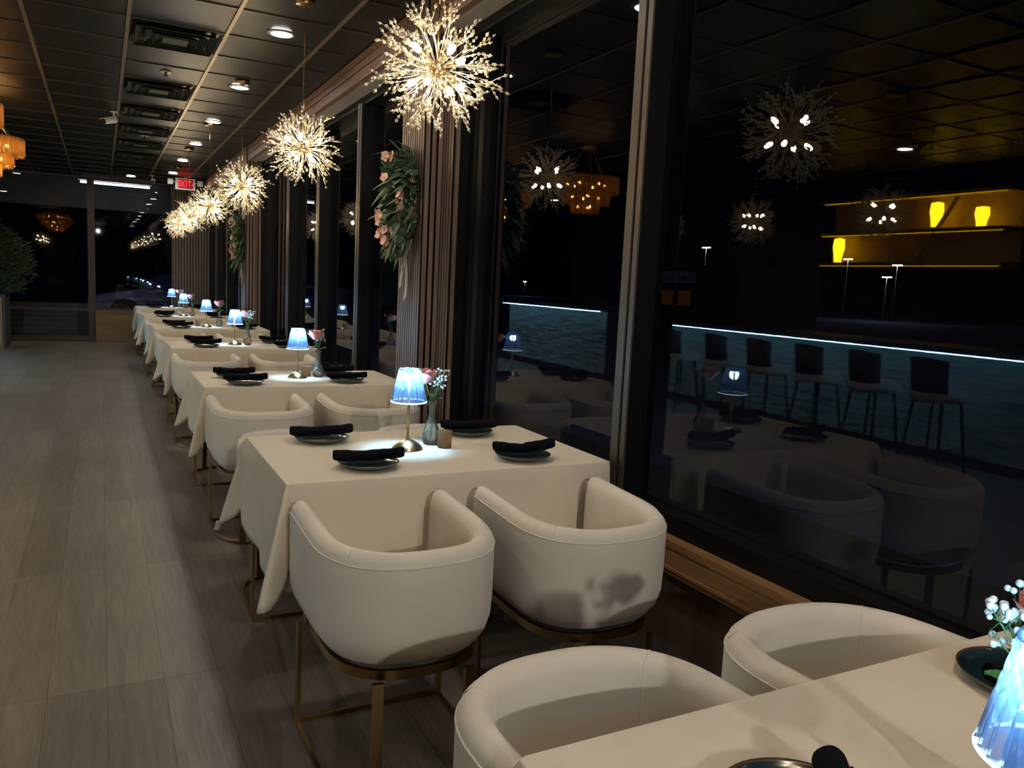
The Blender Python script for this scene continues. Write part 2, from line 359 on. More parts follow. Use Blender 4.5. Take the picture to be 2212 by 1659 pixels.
# canopy with fluorescent tube outside back window
t = thing('entrance_canopy', 'pale canopy soffit outside the back window above the parked car', 'canopy', (0,0,0))
b = MB(); b.box(-5.0, 4.4, BY+.1, 19.2, 3.30, 3.40); b.build('soffit_panel', M['canopy'], t, smooth=False)
b = MB(); b.box(-5.0, 4.4, 19.2, 19.3, 2.62, 3.4); b.build('fascia', M['canopy'], t, smooth=False)
for x in (-4.8, 4.2):
    b = MB(); b.box(x-.08, x+.08, 19.1, 19.26, -.02, 3.3); b.build('post', M['greymetal'], t, smooth=False)
t = thing('fluorescent_light', 'long lit fluorescent tube fixture outside the back window', 'light', (.28,18,3.05))
b = MB(); b.tube([(-.62,0,0),(.62,0,0)], .022, 10); b.build('tube', M['tube'], t)
b = MB(); b.box(-.66,.66,-.06,.06,.04,.235); b.build('housing', M['white'], t, smooth=False)
# parked car
def build_car():
    t = thing('parked_car', 'blue-grey car parked in the dark outside the back window', 'car', (1.9,24.4,-.12))
    W = .9
    # side outline in x (front at -2.2) with wheel arches
    prof = [(-2.2,.30),(-2.22,.62),(-2.0,.80),(-1.1,.96),(-.45,1.40),(.9,1.44),(1.75,1.05),(2.15,.98),(2.2,.35)]
    arch = lambda cx: [(cx+.40*cos(a), .32+.40*sin(a)) for a in [pi*k/8 for k in range(0,9)]]
    bot = [(2.2,.25)] + arch(1.35) + [(.9,.2),(-.95,.2)] + arch(-1.35) + [(-2.15,.22)]
    out = prof + bot
    b = MB(); n = len(out)
    ins = lambda z: .0 if z < .95 else (z-.95)*.45
    vs = [(x,-W+ins(z),z) for x, z in out] + [(x,W-ins(z),z) for x, z in out]
    fs = [tuple(range(n)), tuple(reversed(range(n,2*n)))] + [(i,n+i,n+(i+1)%n,(i+1)%n) for i in range(n)]
    b.add(vs, fs); b.build('body', M['carpaint'], t, smooth=False)
    for s in (-1,1):
        g = MB(); y = s*(W-.07)
        g.add([(-.92,y-s*.03+s*.02,1.0),(1.55,y-s*.03+s*.02,1.02),(.85,y-s*.12+s*.01,1.36),(-.42,y-s*.12+s*.01,1.34)], [(0,1,2,3)])
        g.build('side_window', M['black'], t, smooth=False)
        for cx in (-1.35,1.35):
            w = MB(); w.lathe([(.0,-.1),(.30,-.1),(.33,-.07),(.33,.07),(.30,.1),(0,.1)], 24)
            o = w.build('wheel', M['rubber'], t, loc=(cx, s*(W-.12), .33), rot=(pi/2,0,0))
            h = MB(); h.lathe([(0,0),(.2,0),(.2,.02),(0,.03)], 20); h.build('hubcap', M['greymetal'], o, loc=(0,0,.095 if s < 0 else -.12))
        l = MB(); l.box(-2.21,-2.02, min(s*.55,s*.88), max(s*.55,s*.88), .62,.74); l.build('headlight', M['headlight'], t, smooth=False)
    return t
build_car()
# street lamps, far shop
SL = [((60,50.4,5.3),'tall twin-headed street lamp seen through the glass, left of the pair'), ((60,45.3,4.75),'twin-headed street lamp seen through the glass, right of the pair'),
      ((60,46.2,3.75),'lower single street lamp glowing beside the two tall lamps'), ((45,52.2,5.4),'lone street lamp lit high above the dark shop'), ((60,112,2.2),'far lamp at the left, one of the two above the lit bar reflection')]
proto = thing('street_lamp', 'x', 'street lamp', (0,0,0), 0, 'street lamps outside')
b = MB(); b.tube([(0,0,-5.5),(0,0,0)], .05, 6); b.build('pole', M['greymetal'], proto)
for s in (-1,1):
    b = MB(); b.box(-.12,.12, s*.12-(.0 if s>0 else .6), s*.12+(.6 if s>0 else 0), -.05,.03); b.build('lamp_head', M['streetled'], proto, smooth=False)
u = [False]
proto.scale = (.6,.6,1)
for (p, lb) in SL: place(proto, u, lb, p)
t = thing('shop_building', 'dark distant shop building with a wide name sign over its windows', 'building', (30,37,-.12))
b = MB(); b.box(0,6,-5,4.5,0,3.2); b.build('wall', M['wall'], t, smooth=False)
sg = MB(); sg.box(-.12,0,-1.5,3.3,2.2,2.85); sgn = sg.build('sign_board', mat('lilac_sign', (.16,.15,.30), .6, emis=(.28,.25,.55), es=.010), t, smooth=False)
def letters(text, size, adv, parent, origin, rot, direction, m, ext=.002, off=0., sx=1.):
    """every letter of a sign its own part, laid along direction from origin"""
    for k, chr_ in enumerate(text):
        if chr_ == ' ': continue
        cu = bpy.data.curves.new('txt','FONT'); cu.body = chr_; cu.size = size; cu.extrude = ext; cu.align_x = 'CENTER'; cu.align_y = 'CENTER'; cu.offset = off
        to = bpy.data.objects.new('txt', cu); COL.objects.link(to); bpy.context.view_layer.update()
        me = bpy.data.meshes.new_from_object(to.evaluated_get(bpy.context.evaluated_depsgraph_get())); bpy.data.objects.remove(to)
        me.materials.clear(); me.materials.append(m); o = bpy.data.objects.new('letter', me); COL.objects.link(o); o.parent = parent
        c = (k-(len(text)-1)/2)*adv; o.location = Vector(origin)+Vector(direction)*c; o.rotation_euler = rot; o.scale = (sx,1,1)
letters('BREAKFAST LUNCH', .40, .285, sgn, (-.135,.75,2.45), (pi/2,0,-pi/2), (0,-1,0), M['black'], .01)
for y0 in (-1.2,.4,2.0):
    b = MB(); b.box(-.02,.01,y0,y0+1.1,.9,1.75); b.build('lit_window', emat('shop_window_glow_%d' % int(y0*10), (1.0,.30,.05), .012), t, smooth=False)

# ------------------------------------------------------------------ barrel chair
def D(i, n=40, a=.27, b=.285, yb=-.015, yf=.245, p=2.5, inset=0.):
    """open D outline from left arm front, round the back, to right arm front"""
    a -= inset; b -= inset; pts = []
    ns = 6
    for k in range(ns): pts.append((-a, yf + (yb-yf)*k/ns))
    for k in range(n+1):
        t = pi + pi*k/n; c, s = cos(t), sin(t)
        pts.append((a*math.copysign(abs(c)**(2/p), c), yb - b*abs(s)**(2/p)))
    for k in range(1, ns+1): pts.append((a, yb + (yf-yb)*k/ns))
    return pts
def make_chair():
    t = thing('barrel_chair', 'x', 'chair')
    sec = [(.075,.372),(.038,.395),(.014,.43),(.003,.47),(0,.53),(0,.62),(0,.672),(.006,.695),(.022,.712),(.040,.712),(.056,.700),(.064,.678),(.068,.64),(.070,.58),(.072,.48),(.078,.44),(.078,.38)]
    paths = [D(0, inset=i) for i, z in sec]; N = len(paths[0])
    rs = []
    ym = .245
    def lift(y, z): return z + (.022*max(0,(y+.25)/.5) if z > .6 else 0)
    def ring(j, sh=0., f=0.):
        q = [(paths[k][j][0], paths[k][j][1], lift(paths[k][j][1], sec[k][1])) for k in range(len(sec))]
        if sh:
            cx = sum(v[0] for v in q)/len(q); cz = .55
            q = [(cx+(v[0]-cx)*(1-sh), v[1]+f, cz+(v[2]-cz)*(1-sh*.12)) for v in q]
        return q
    rs.append(ring(0,.85,.030)); rs.append(ring(0,.5,.026)); rs.append(ring(0,.18,.014))
    for j in range(N): rs.append(ring(j))
    rs.append(ring(N-1,.18,.014)); rs.append(ring(N-1,.5,.026)); rs.append(ring(N-1,.85,.030))
    b = MB(); b.rings(rs, True, True); b.build('backrest', M['velvet'], t)
    # piping along the outside top edge
    pp = [(x, y, lift(y, .678)) for x, y in D(0, inset=.0005)]
    b = MB(); b.tube(pp, .0022, 6); b.build('piping', M['velvet'], t)
    for sx in (-1,1):   # vertical joining seams on the inside of the back
        j = 6+9 if sx < 0 else N-1-15
        b = MB(); b.tube([(paths[k][j][0]*1.0, paths[k][j][1], lift(paths[k][j][1], sec[k][1])+.0006) for k in range(7,15)], .0016, 5); b.build('seam', M['velvet'], t)
    # seat cushion
    def loopD(ins, z, extra=0):
        q = D(0, inset=ins, yf=.262-extra); return [(x,y,z) for x, y in q]
    b = MB(); b.rings([loopD(.09,.375,.02), loopD(.078,.39,.006), loopD(.075,.42), loopD(.077,.455), loopD(.085,.475,.008), loopD(.11,.484,.03), loopD(.16,.487,.07), loopD(.24,.488,.15)], True, True)
    b.build('seat', M['velvet'], t)
    # brass seat ring, floor ring, legs
    def band(ins, w, z0, z1, yf):
        o_ = D(0, inset=ins, yf=yf); i_ = D(0, inset=ins+w, yf=yf-w)
        bb = MB(); bb.rings([[(x,y,z0) for x,y in o_],[(x,y,z1) for x,y in o_],[(x,y,z1) for x,y in i_],[(x,y,z0) for x,y in i_]], True, False, loop=True); return bb
    band(.045,.014,.345,.372,.24).build('seat_ring', M['dkbrass'], t, sharp=40)
    band(.020,.014,.0,.014,.235).build('floor_ring', M['dkbrass'], t, sharp=40)
    for lx, ly, ang in ((-.243,.215,0),(.243,.215,0),(-.135,-.262,pi/2-.28),(.135,-.262,pi/2+.28)):
        b = MB(); b.box(-.006,.006,-.016,.016,.008,.352); b.build('leg', M['dkbrass'], t, smooth=False, loc=(lx,ly,0), rot=(0,0,ang))
    return t

# ------------------------------------------------------------------ table + cloth
TX0, TX1 = .525, 1.795
def make_table(y0, y1, label):
    cx, cy = (TX0+TX1)/2, (y0+y1)/2; hx, hy = (TX1-TX0)/2-.012, (y1-y0)/2-.012
    t = thing('dining_table', label, 'table', (cx,cy,0), 0, 'dining tables along the windows')
    b = MB(); b.box(-hx,hx,-hy,hy-.25,.742,.757); b.build('tabletop', M['cabinet'], t, smooth=False)
    b = MB(); b.tube([(0,0,.03),(0,0,.742)], .035, 14); b.build('pedestal', M['black'], t)
    b = MB(); b.box(-.33,.33,-.03,.03,0,.03); b.box(-.03,.03,-.20,.20,0,.03); b.build('base', M['black'], t, smooth=False)
    return t
def make_cloth(y0, y1, label, seed, tagged=False, far=True):
    rnd = random.Random(seed); cx, cy = (TX0+TX1)/2, (y0+y1)/2; hx, hy = (TX1-TX0)/2, (y1-y0)/2
    OX, OY = .36, .36; r = .012; zt = .762
    # perimeter: list of (px, py, nx, ny, hang, corner)
    P = []
    def edge(xa, ya, xb, yb, nx, ny, hang, n):
        for i in range(n): s = (i+.5)/n; P.append((xa+(xb-xa)*s, ya+(yb-ya)*s, nx, ny, hang, 0, min(i+.5, n-i-.5)/n))
    def corner(x, y, a0, seg=18):
        for i in range(seg+1):
            th = a0 + pi/2*i/seg; s = i/seg
            c, q = abs(cos(th)), abs(sin(th)); h = min(OX/max(c,1e-3), OY/max(q,1e-3), OX*1.20)
            P.append((x+r*cos(th), y+r*sin(th), cos(th), sin(th), h, s, 0))
    edge(-hx+r,-hy,hx-r,-hy,0,-1,OY,34); corner(hx-r,-hy+r,-pi/2)
    edge(hx,-hy+r,hx,hy-r,1,0,OX,22); corner(hx-r,hy-r,0)
    edge(hx-r,hy,-hx+r,hy,0,1,OY,34); corner(-hx+r,hy-r,pi/2)
    edge(-hx,hy-r,-hx,-hy+r,-1,0,OX,22); corner(-hx+r,-hy+r,pi)
    ph = [rnd.uniform(0,6.28) for _ in range(6)]; amp = [rnd.uniform(.6,1.2) for _ in range(4)]
    rows = 16; rs = []
    n = len(P)
    s_corner = [1 if (abs(p[2]) > 1e-9 and p[3] > 1e-9) or (p[3] > .99 and abs(p[0]) > hx-r-1e-6) else 0 for p in P]
    far_edge = [1 if p[3] > .99 and not c else 0 for p, c in zip(P, s_corner)]
    rs.append([(p[0], p[1], zt) for p in P])   # flat top edge
    cyc = 0
    for k in range(1, rows+1):
        u = k/rows; ring = []
        for i, p in enumerate(P):
            x, y, nx, ny, h, s, em = p
            side_x = abs(nx) > .99
            L = h*u
            corner_idx = (0 if (x>0 and y<0) else 1 if x>0 else 2 if y>0 else 3)
            A = amp[corner_idx]
            if s > 0 or (0 < abs(nx) < 1 and 0 < abs(ny) < 1):
                bump_ = math.exp(-((s-.5)/.22)**2)
                val = math.exp(-((s-.10)/.09)**2) + math.exp(-((s-.90)/.09)**2)
                out = L*(.31*A*bump_ - .03*val) + .006
                drop = math.sqrt(max(L*L - (out*.9)**2, 0))*(.80+.12*bump_)
                sk = (rnd.random()-.5)*0
            else:
                w = sin(x*9+y*9+ph[0])*.5 + sin(x*17-y*15+ph[1])*.35
                near = max(0, 1-em*9)
                out = .006 + .018*u*u*(w+.7)*min(1,em*8) + .0*near
                drop = L*(1-.0*near)
            if far and nx < -.9: q_ = max(0, min(1, (y-(hy-.42))/.22)); out = max(out, .020*min(1,k/2)*q_*q_*(3-2*q_))
            # keep the window side close to the wall
            if nx > .3: out *= .35 if not (ny < -.2) else .25
            ox = x + nx*out; oy = y + ny*out
            if ny > .9 and far and not s_corner[i]:   # the chairs hold this side in under the table
                oy = y - .235*min(1,k/1.0)*(1 if k > 0 else 0); drop = .008 + .24*max(0,u-.1); ox = x*.97
            if far and y > 0 and s_corner[i] == 1: ox = math.copysign(max(abs(ox), hx+.020*min(1,k/2)), x)
            ring.append((ox, oy, zt-.004-drop))
        rs.append(ring)
    b = MB(); b.rings(rs, True, False)
    if far:   # the hem is parted where a chair arm goes under the table
        keep = [q for q, f_ in enumerate(b.f) if not (f_[0]//n >= 1 and (far_edge[f_[0] % n] != far_edge[f_[1] % n]))]
        b.f = [b.f[q] for q in keep]; b.m = [b.m[q] for q in keep]
    # centre cap
    base = 0; b.f.append(tuple(range(n))); b.m.append(0)
    o = b.build('tablecloth', M['cloth'], loc=(cx,cy,0))
    me = o.data; me.set_sharp_from_angle(angle=RD(70))
    md = o.modifiers.new('thick','SOLIDIFY'); md.thickness = .0015; md.offset = 1
    tag(o, label, 'tablecloth', 'ivory tablecloths')
    if tagged:
        tip = min((v for v in rs[-1] if v[0] < -hx and v[1] > hy-.05), key=lambda v: v[0]-v[1]+v[2])
        b = MB(); b.box(-.014,.014,-.0008,.0008,-.034,.006); b.build('care_tag', M['white'], o, smooth=False, loc=tip, rot=(0,.35,.6))
    return o

# ------------------------------------------------------------------ table top pieces
def make_plate():
    prof = [(0,.002),(.055,.002),(.058,0),(.066,0),(.070,.004),(.098,.012),(.108,.021),(.1105,.0235),(.109,.0245),(.105,.0215),(.096,.0155),(.07,.0105),(0,.0095)]
    b = MB(); b.lathe(prof[:8], 48, m=1, cap=False); b.lathe(prof[7:10], 48, m=2, cap=False); b.lathe(prof[9:], 48, m=0, cap=False)
    o = b.build('plate', [M['plate'], M['plate_out'], M['rim']]); return o
def make_napkin(kind):
    b = MB(); n = 26; m = 20; rs = []; rnd = random.Random(kind+3)
    for i in range(n+1):
        s = -1+2*i/n; x = s*.128
        z = .003 + .006*s*s
        if kind == 1: z = .002+.014*abs(s)**1.2 + (.003 if s > 0 else 0)
        y = .004*sin(s*3+kind)
        rr = 1 + .05*sin(s*7+kind) + .03*sin(s*17)
        if i in (0, n): rr *= .86
        if kind == 1: rr *= .86+.14*min(1,abs(s)*3)
        ring = []
        for k in range(m):
            a = 2*pi*k/m; q = 1+.05*sin(3*a+s*2+kind)
            ring.append((x, y+.0235*rr*q*cos(a), z+.020+.0195*rr*q*sin(a)))
        rs.append(ring)
    b.rings(rs, True, False)
    for e in (0, n):   # recessed rolled ends
        c = [sum(v[k] for v in rs[e])/m for k in range(3)]; sg = 1 if e == 0 else -1
        r2 = [(v[0]+sg*.010, c[1]+(v[1]-c[1])*.72, c[2]+(v[2]-c[2])*.72) for v in rs[e]]
        r3 = [(v[0]+sg*.002, c[1]+(v[1]-c[1])*.52, c[2]+(v[2]-c[2])*.52) for v in rs[e]]
        r4 = [(v[0]+sg*.012, c[1]+(v[1]-c[1])*.3, c[2]+(v[2]-c[2])*.3) for v in rs[e]]
        b.rings([rs[e], r2, r3, r4], True, False); b.f.append(tuple(range(len(b.v)-m, len(b.v)))); b.m.append(0)
    # loose flap edge along the roll
    fl = [(-.11+.22*i/12, -.026-.001*sin(i), .010+.016*(-1+i/6)**2) for i in range(13)]
    b.tube(fl, .0028, 6)
    return b.build('napkin', M['napkin'])
def make_lamp():
    t = thing('table_lamp', 'x', 'lamp')
    b = MB(); b.lathe([(0,0),(.062,0),(.0625,.003),(.058,.011),(.046,.023),(.030,.033),(.014,.039),(.0075,.041),(0,.041)], 40); b.build('base', M['brass'], t)
    b = MB(); b.tube([(0,0,.04),(0,0,.30)], .0055, 12); b.ball((.012,0,.042),.003); b.build('pole', M['brass'], t)
    z0, z1 = .192, .326; r0, r1 = .071, .043; rows, n = 12, 44
    b = MB(); rs = []
    for i in range(rows+1):
        s = i/rows; ro = r0+(r1-r0)*s; amp = .05 if s > .45 else .075
        par = (lambda i, j: (i+j) % 2) if s > .45 else (lambda i, j: j % 2)
        rs.append([((ro*(1+amp*(par(i,j)-.5)))*cos(2*pi*j/n), (ro*(1+amp*(par(i,j)-.5)))*sin(2*pi*j/n), z0+(z1-z0)*s) for j in range(n)])
    inner = [[(x*.945,y*.945,z) for x,y,z in r] for r in reversed(rs)]
    b.rings(rs, True, False)
    for q in range(len(b.m)):
        i, j = divmod(q, n)
        b.m[q] = 1 if (i >= 9 and (i+j) % 2) or (i in (6,7,8) and (i+j) % 3 == 0) or (i < 6 and (j % 4 == 0 or (j % 4 == 2 and i > 2))) else 0
    b.cur = 0; b.rings(inner, True, False)
    b.build('lamp_shade', [M['crystal'], M['sparkle']], t, smooth=False)
    b = MB(); b.lathe([(r0*1.01,z0),(r0*1.035,z0+.0025),(r0*1.01,z0+.005),(r0*.965,z0+.0025)], n, closed=True); b.build('shade_rim', M['rimglow'], t)
    b = MB(); b.lathe([(r1*1.03,z1-.001),(r1*1.05,z1+.001),(r1*1.0,z1+.003),(r1*.93,z1+.001)], n, closed=True)
    b.build('shade_collar', M['crystal'], t)
    b = MB(); b.lathe([(0,.306),(.017,.306),(.019,.312),(.019,.318),(0,.322)], 20); b.build('lamp_cap', M['brass'], t)
    b = MB(); b.lathe([(0,.302),(.016,.3015),(.016,.3055),(0,.3055)], 20); b.build('led', M['led'], t)
    return t
def make_vase():
    prof = [(0,.0),(.024,.0),(.028,.006),(.032,.022),(.030,.040),(.022,.062),(.014,.085),(.0115,.105),(.013,.130),(.017,.150),(.0175,.152),(.016,.151),(.0115,.130),(.0100,.105),(.0125,.085),(.0205,.062),(.0285,.040),(.0300,.022),(.024,.008),(0,.006)]
    b = MB(); n = 32; rs = []
    for k, (r, z) in enumerate(prof):
        a = .055 if (z > .012 and z < .09) else .02
        rs.append([(r*(1+a*cos(8*(2*pi*j/n)+z*60))*cos(2*pi*j/n), r*(1+a*cos(8*(2*pi*j/n)+z*60))*sin(2*pi*j/n), z) for j in range(n)])
    b.rings(rs, True, True); return b.build('bud_vase', M['vase'])
def make_rose():
    t = thing('rose', 'x', 'flower')
    b = MB(); b.tube([(-.004,0,.012),(.003,.002,.09),(-.004,0,.15),(-.018,-.002,.195),(-.026,-.003,.215)], .002, 6); b.build('stem', M['stem'], t)
    rnd = random.Random(5); b = MB(); c = Vector((-.030,-.004,.235))
    for ring, (np_, rr, hh, tilt) in enumerate(((3,.011,.042,.1),(4,.021,.047,.25),(5,.032,.047,.45),(5,.038,.036,.8))):
        for k in range(np_):
            a0 = 2*pi*k/np_ + ring*.7; w = 2*pi/np_*.68; G = []
            for i in range(5):
                s = i/4; row = []
                for j in range(6):
                    u = -1+2*j/5; a = a0+u*w*(.5+.5*sin(pi*min(1,s*.9+.1)))
                    r_ = rr*(.35+.65*sin(s*pi/2)) + tilt*.012*s*s*(1-.4*u*u); zz = -.018+hh*s*(1-.14*u*u)
                    row.append(c+Vector((r_*cos(a), r_*sin(a), zz)))
                G.append(row)
            b.rings(G, False, False)
    b.lathe([(0,-.026),(.014,-.022),(.025,-.010),(.024,0),(.008,.010),(0,.010)], 12, c=tuple(c)); o = b.build('bloom', M['rose'], t)
    for s, (ax, zz) in enumerate(((-.9,.150),(2.4,.165))):
        b = MB(); L = .045; G = []
        for i in range(6):
            u = i/5; w = .017*sin(pi*min(.97,u*.9+.06)); cx = Vector((cos(ax)*L*u, sin(ax)*L*u, zz+.014*sin(u*2)-.03*u*u*s))
            pr = Vector((-sin(ax), cos(ax), 0)); G.append([cx-pr*w+Vector((0,0,.004)), cx, cx+pr*w+Vector((0,0,.004))])
        b.rings(G, False, False); b.build('leaf', M['vleaf'], t)
    return t
def make_gyp(seed):
    rnd = random.Random(seed); t = thing('babys_breath', 'x', 'flower')
    st = MB(); bl = MB()
    tips = []
    for k in range(6):
        a = rnd.uniform(-1.1,1.6); tilt = rnd.uniform(.15,.5); L = rnd.uniform(.07,.115)
        p0 = Vector((.002,0,.02)); p1 = Vector((.003*cos(a),.003*sin(a),.15)); p2 = p1+Vector((cos(a)*tilt*.5*L, sin(a)*tilt*.5*L, L*.5)); p3 = p2+Vector((cos(a)*tilt*L, sin(a)*tilt*L, L*.45))
        st.tube([p0,p1,p2,p3], .0009, 4)
        for q in range(5):
            e = p2.lerp(p3, rnd.random())+Vector((0,0,.0)); d = Vector((rnd.uniform(-1,1),rnd.uniform(-1,1),rnd.uniform(.1,1.3))).normalized()*rnd.uniform(.016,.034)
            st.tube([e, e+d*.6, e+d], .0006, 3); tips.append(e+d)
            d2 = Vector((rnd.uniform(-1,1),rnd.uniform(-1,1),rnd.uniform(0,1))).normalized()*.011
            st.tube([e+d*.6, e+d*.6+d2], .0005, 3); tips.append(e+d*.6+d2)
    for p in tips:
        bl.ball(tuple(p), rnd.uniform(.0032,.0048), 6, 4)
    st.build('stem', M['stem'], t); o = bl.build('blossoms', M['whiteflower'], t); o['kind'] = 'stuff'
    return t
def make_votive():
    t = thing('votive_candle', 'x', 'candle')
    b = MB(); b.lathe([(0,0),(.0265,0),(.0285,.003),(.031,.068),(.0315,.070),(.030,.070),(.0268,.006),(0,.005)], 32); b.build('glass_cup', M['amberglass'], t)
    b = MB(); b.lathe([(0,.006),(.0255,.006),(.0265,.026),(.024,.027),(0,.026)], 24); w = b.build('wax', M['wax'], t)
    b = MB(); b.tube([(0,0,.026),(.001,0,.036)], .0009, 5); b.build('wick', M['black'], w)
    return t

# ------------------------------------------------------------------ dandelion pendant
def spray_mesh(seed):
    rnd = random.Random(seed); b = MB()
    R = rnd.uniform(.17,.242); bend = Vector((rnd.uniform(-.05,.05), rnd.uniform(-.05,.05), 0))
    def P(s): return Vector((0,0,.028+(R-.028)*s)) + bend*s*s
    b.tube([P(k/6) for k in range(7)], [.0014,.0012,.0011,.0010,.0009,.0008,.0008], 4, m=0)
    def bead(p, r, d):
        d = d.normalized(); u = d.orthogonal().normalized(); w = d.cross(u)
        ring = [p+(u*cos(pi/3*k)+w*sin(pi/3*k))*r for k in range(6)]
        vs = [p-d*r*1.5]+ring+[p+d*r*1.5]
        b.add(vs, [(0,1+(k+1)%6,1+k) for k in range(6)]+[(7,1+k,1+(k+1)%6) for k in range(6)], 1)
    bead(P(1), .0054, P(1)-P(.9)); b.ball(tuple(P(1)+ (P(1)-P(.9)).normalized()*.009), .0022, 5, 4, 1)
    bead(P(.9), .0068, P(1)-P(.9)); bead(P(.78), .0046, P(1)-P(.9))
    for k in range(4):
        s = rnd.uniform(.45,.9); p = P(s); a = rnd.uniform(0,6.28); L = rnd.uniform(.030,.062)
        d = Vector((cos(a)*rnd.uniform(.35,.8), sin(a)*rnd.uniform(.35,.8), 1)).normalized()
        e = p+d*L; b.tube([p, p+d*L*.5+Vector((cos(a),sin(a),0))*.003, e], .0007, 3, m=0)
        bead(e, rnd.uniform(.0050,.0072), d); bead(p+d*L*.58, rnd.uniform(.0042,.006), d)
        b.ball(tuple(e+d*.009), .0022, 5, 3, 1)
    return b.mesh('spray', [M['wire'], M['bead']], smooth=False)
SPR = [spray_mesh(i) for i in range(9)]
def rot_to(d):
    return Vector((0,0,1)).rotation_difference(Vector(d).normalized())
def make_pendant():
    t = thing('dandelion_pendant', 'x', 'pendant light', (0,0,0), 0, 'dandelion pendants over the tables')
    b = MB(); b.ball((0,0,0), .030, 20, 12); b.build('core', M['brass'], t)
    rnd = random.Random(11)
    dirs = [(30,10),(30,100),(28,190),(30,280),(-30,55),(-32,145),(-30,235),(-32,325)]
    for el, az in dirs:
        el, az = RD(el+rnd.uniform(-5,5)), RD(az+rnd.uniform(-14,14)); d = (cos(el)*cos(az), cos(el)*sin(az), sin(el)); q = rot_to(d)
        s = MB(); s.tube([(0,0,.02),(0,0,.055)], .004, 8); s.tube([(0,0,.055),(0,0,.085)], .0095, 12); so = s.build('socket', M['brass'], t)
        so.rotation_mode = 'QUATERNION'; so.rotation_quaternion = q
        u_ = MB(); u_.lathe([(0,.084),(.007,.085),(.0105,.092),(.0115,.105),(.010,.118),(.005,.124),(0,.125)], 12); uo = u_.build('bulb', M['bulb'], so)
    n = 80
    for i in range(n):
        z = 1-2*(i+.5)/n; a = i*2.39996+.3; r = math.sqrt(1-z*z)
        if z > .985: continue
        o = bpy.data.objects.new('spray', SPR[i % len(SPR)]); COL.objects.link(o); o.parent = t
        o.rotation_mode = 'QUATERNION'; o.rotation_quaternion = rot_to((r*cos(a), r*sin(a), z)) @ Vector((0,0,1)).rotation_difference(Vector((0,0,1)))
        o.rotation_quaternion = rot_to((r*cos(a), r*sin(a), z)) @ Matrix.Rotation(i*1.3, 3, 'Z').to_quaternion()
    return t
CORD = {}
def finish_pendant(t):
    z = t.location.z
    b = MB(); L = HC - z
    b.tube([(0,0,.03),(0,0,.22)], .0035, 8); b.tube([(0,0,.22),(.004,0,L*.5),(.001,0,L*.75),(0,0,L-.03)], .0022, 6); b.build('cord', M['dkbrass'], t)
    b = MB(); b.lathe([(0,L-.030),(.050,L-.030),(.058,L-.026),(.058,L-.001),(0,L-.001)], 28); b.build('canopy', M['dkbrass'], t)

# ------------------------------------------------------------------ place dining sets
TB = [(.13,.93),(2.55,3.37),(4.87,5.66),(7.34,8.14),(9.76,10.56),(12.05,12.85),(14.75,15.5)]
ORD = ['nearest cropped table','first full table','second full table','third full table','fourth full table','fifth full table','farthest table']
for i, (y0, y1) in enumerate(TB):
    make_table(y0, y1, ['dark dining table hidden under ivory cloth at the '][0].replace(' at the ',' of the ') + ORD[i])
    make_cloth(y0, y1, 'ivory tablecloth with hanging corners on the ' + ORD[i], 10+i, tagged=(i == 1))
ch = make_chair(); u = [False]
rnd = random.Random(3)
for i, (y0, y1) in enumerate(TB):
    for far in (0,1):
        if i == 0 and not far: continue
        if i == 6 and far: pass
        for e, x in ((0,.787),(1,1.422)):
            y = (y1+.125) if far else (y0-.345); y += rnd.uniform(-.012,.012) if i > 1 else 0
            if i == 0: y = y1+.09
            lb = 'cream velvet barrel chair, %s side and %s end of the %s' % (('far','near')[1-far], ('aisle','window')[e], ORD[i])
            place(ch, u, lb, (x, y, 0), pi if far else 0, 'cream barrel chairs')
# plates and napkins: (table, x, y, napkin kind, angle, words)
PL = [(0,.800,.655,0,.15,'far side, aisle end'),(0,1.478,.765,0,-.35,'far side, window end'),
      (1,.800,3.205,0,.05,'far side, aisle end'),(1,.850,2.715,0,-.02,'near side, aisle end'),(1,1.465,3.205,0,-.12,'far side, window end'),(1,1.470,2.690,1,-.05,'near side, window end'),
      (2,.755,5.32,0,0,'far side, aisle end'),(2,.775,4.99,0,0,'near side, aisle end'),(2,1.435,5.40,0,.05,'far side, window end'),(2,1.415,5.03,0,-.05,'near side, window end')]
for i in range(3,7):
    y0, y1 = TB[i]
    for far, yy in ((1,y1-.16),(0,y0+.16)):
        for e, x in ((0,.80),(1,1.52)):
            PL.append((i, x+rnd.uniform(-.03,.03), yy+rnd.uniform(-.02,.02), rnd.randint(0,1), rnd.uniform(-.15,.15), '%s side, %s end' % (('near','far')[far], ('aisle','window')[e])))
pl = make_plate(); pu = [False]; nk = [make_napkin(0), make_napkin(1)]; nu = [[False],[False]]
pl['category'] = 'plate'; nk[0]['category'] = nk[1]['category'] = 'napkin'
ZT = .7640
for (ti, x, y, kd, an, w) in PL:
    place(pl, pu, 'dark glazed plate under a napkin, %s of the %s' % (w, ORD[ti]), (x,y,ZT), an, 'dark glazed plates')
    off = -.045 if (ti == 0 and x > 1.3) else 0
    place(nk[kd], nu[kd], 'rolled black napkin on a plate, %s of the %s' % (w, ORD[ti]), (x+(.022 if ti == 0 and x < 1 else 0),y+off-(.072 if ti == 0 and x < 1 else .005),ZT+.0215), an+(.9 if ti == 0 and x < 1 else 0), 'rolled black napkins')
LAMPS = [(.905,.432),(1.092,2.975),(1.150,5.28),(1.107,7.77),(1.120,10.17),(1.062,12.50),(1.10,15.20)]
VASES = [(1.055,.535),(1.222,3.045),(1.295,5.31),(1.235,7.86),(1.285,10.30),(1.20,12.66),(1.25,15.32)]
CANDS = [(1.12,.36),(1.250,2.965),(1.225,5.35),(1.215,7.72),(1.040,10.32),(1.185,12.48),(1.33,15.15)]
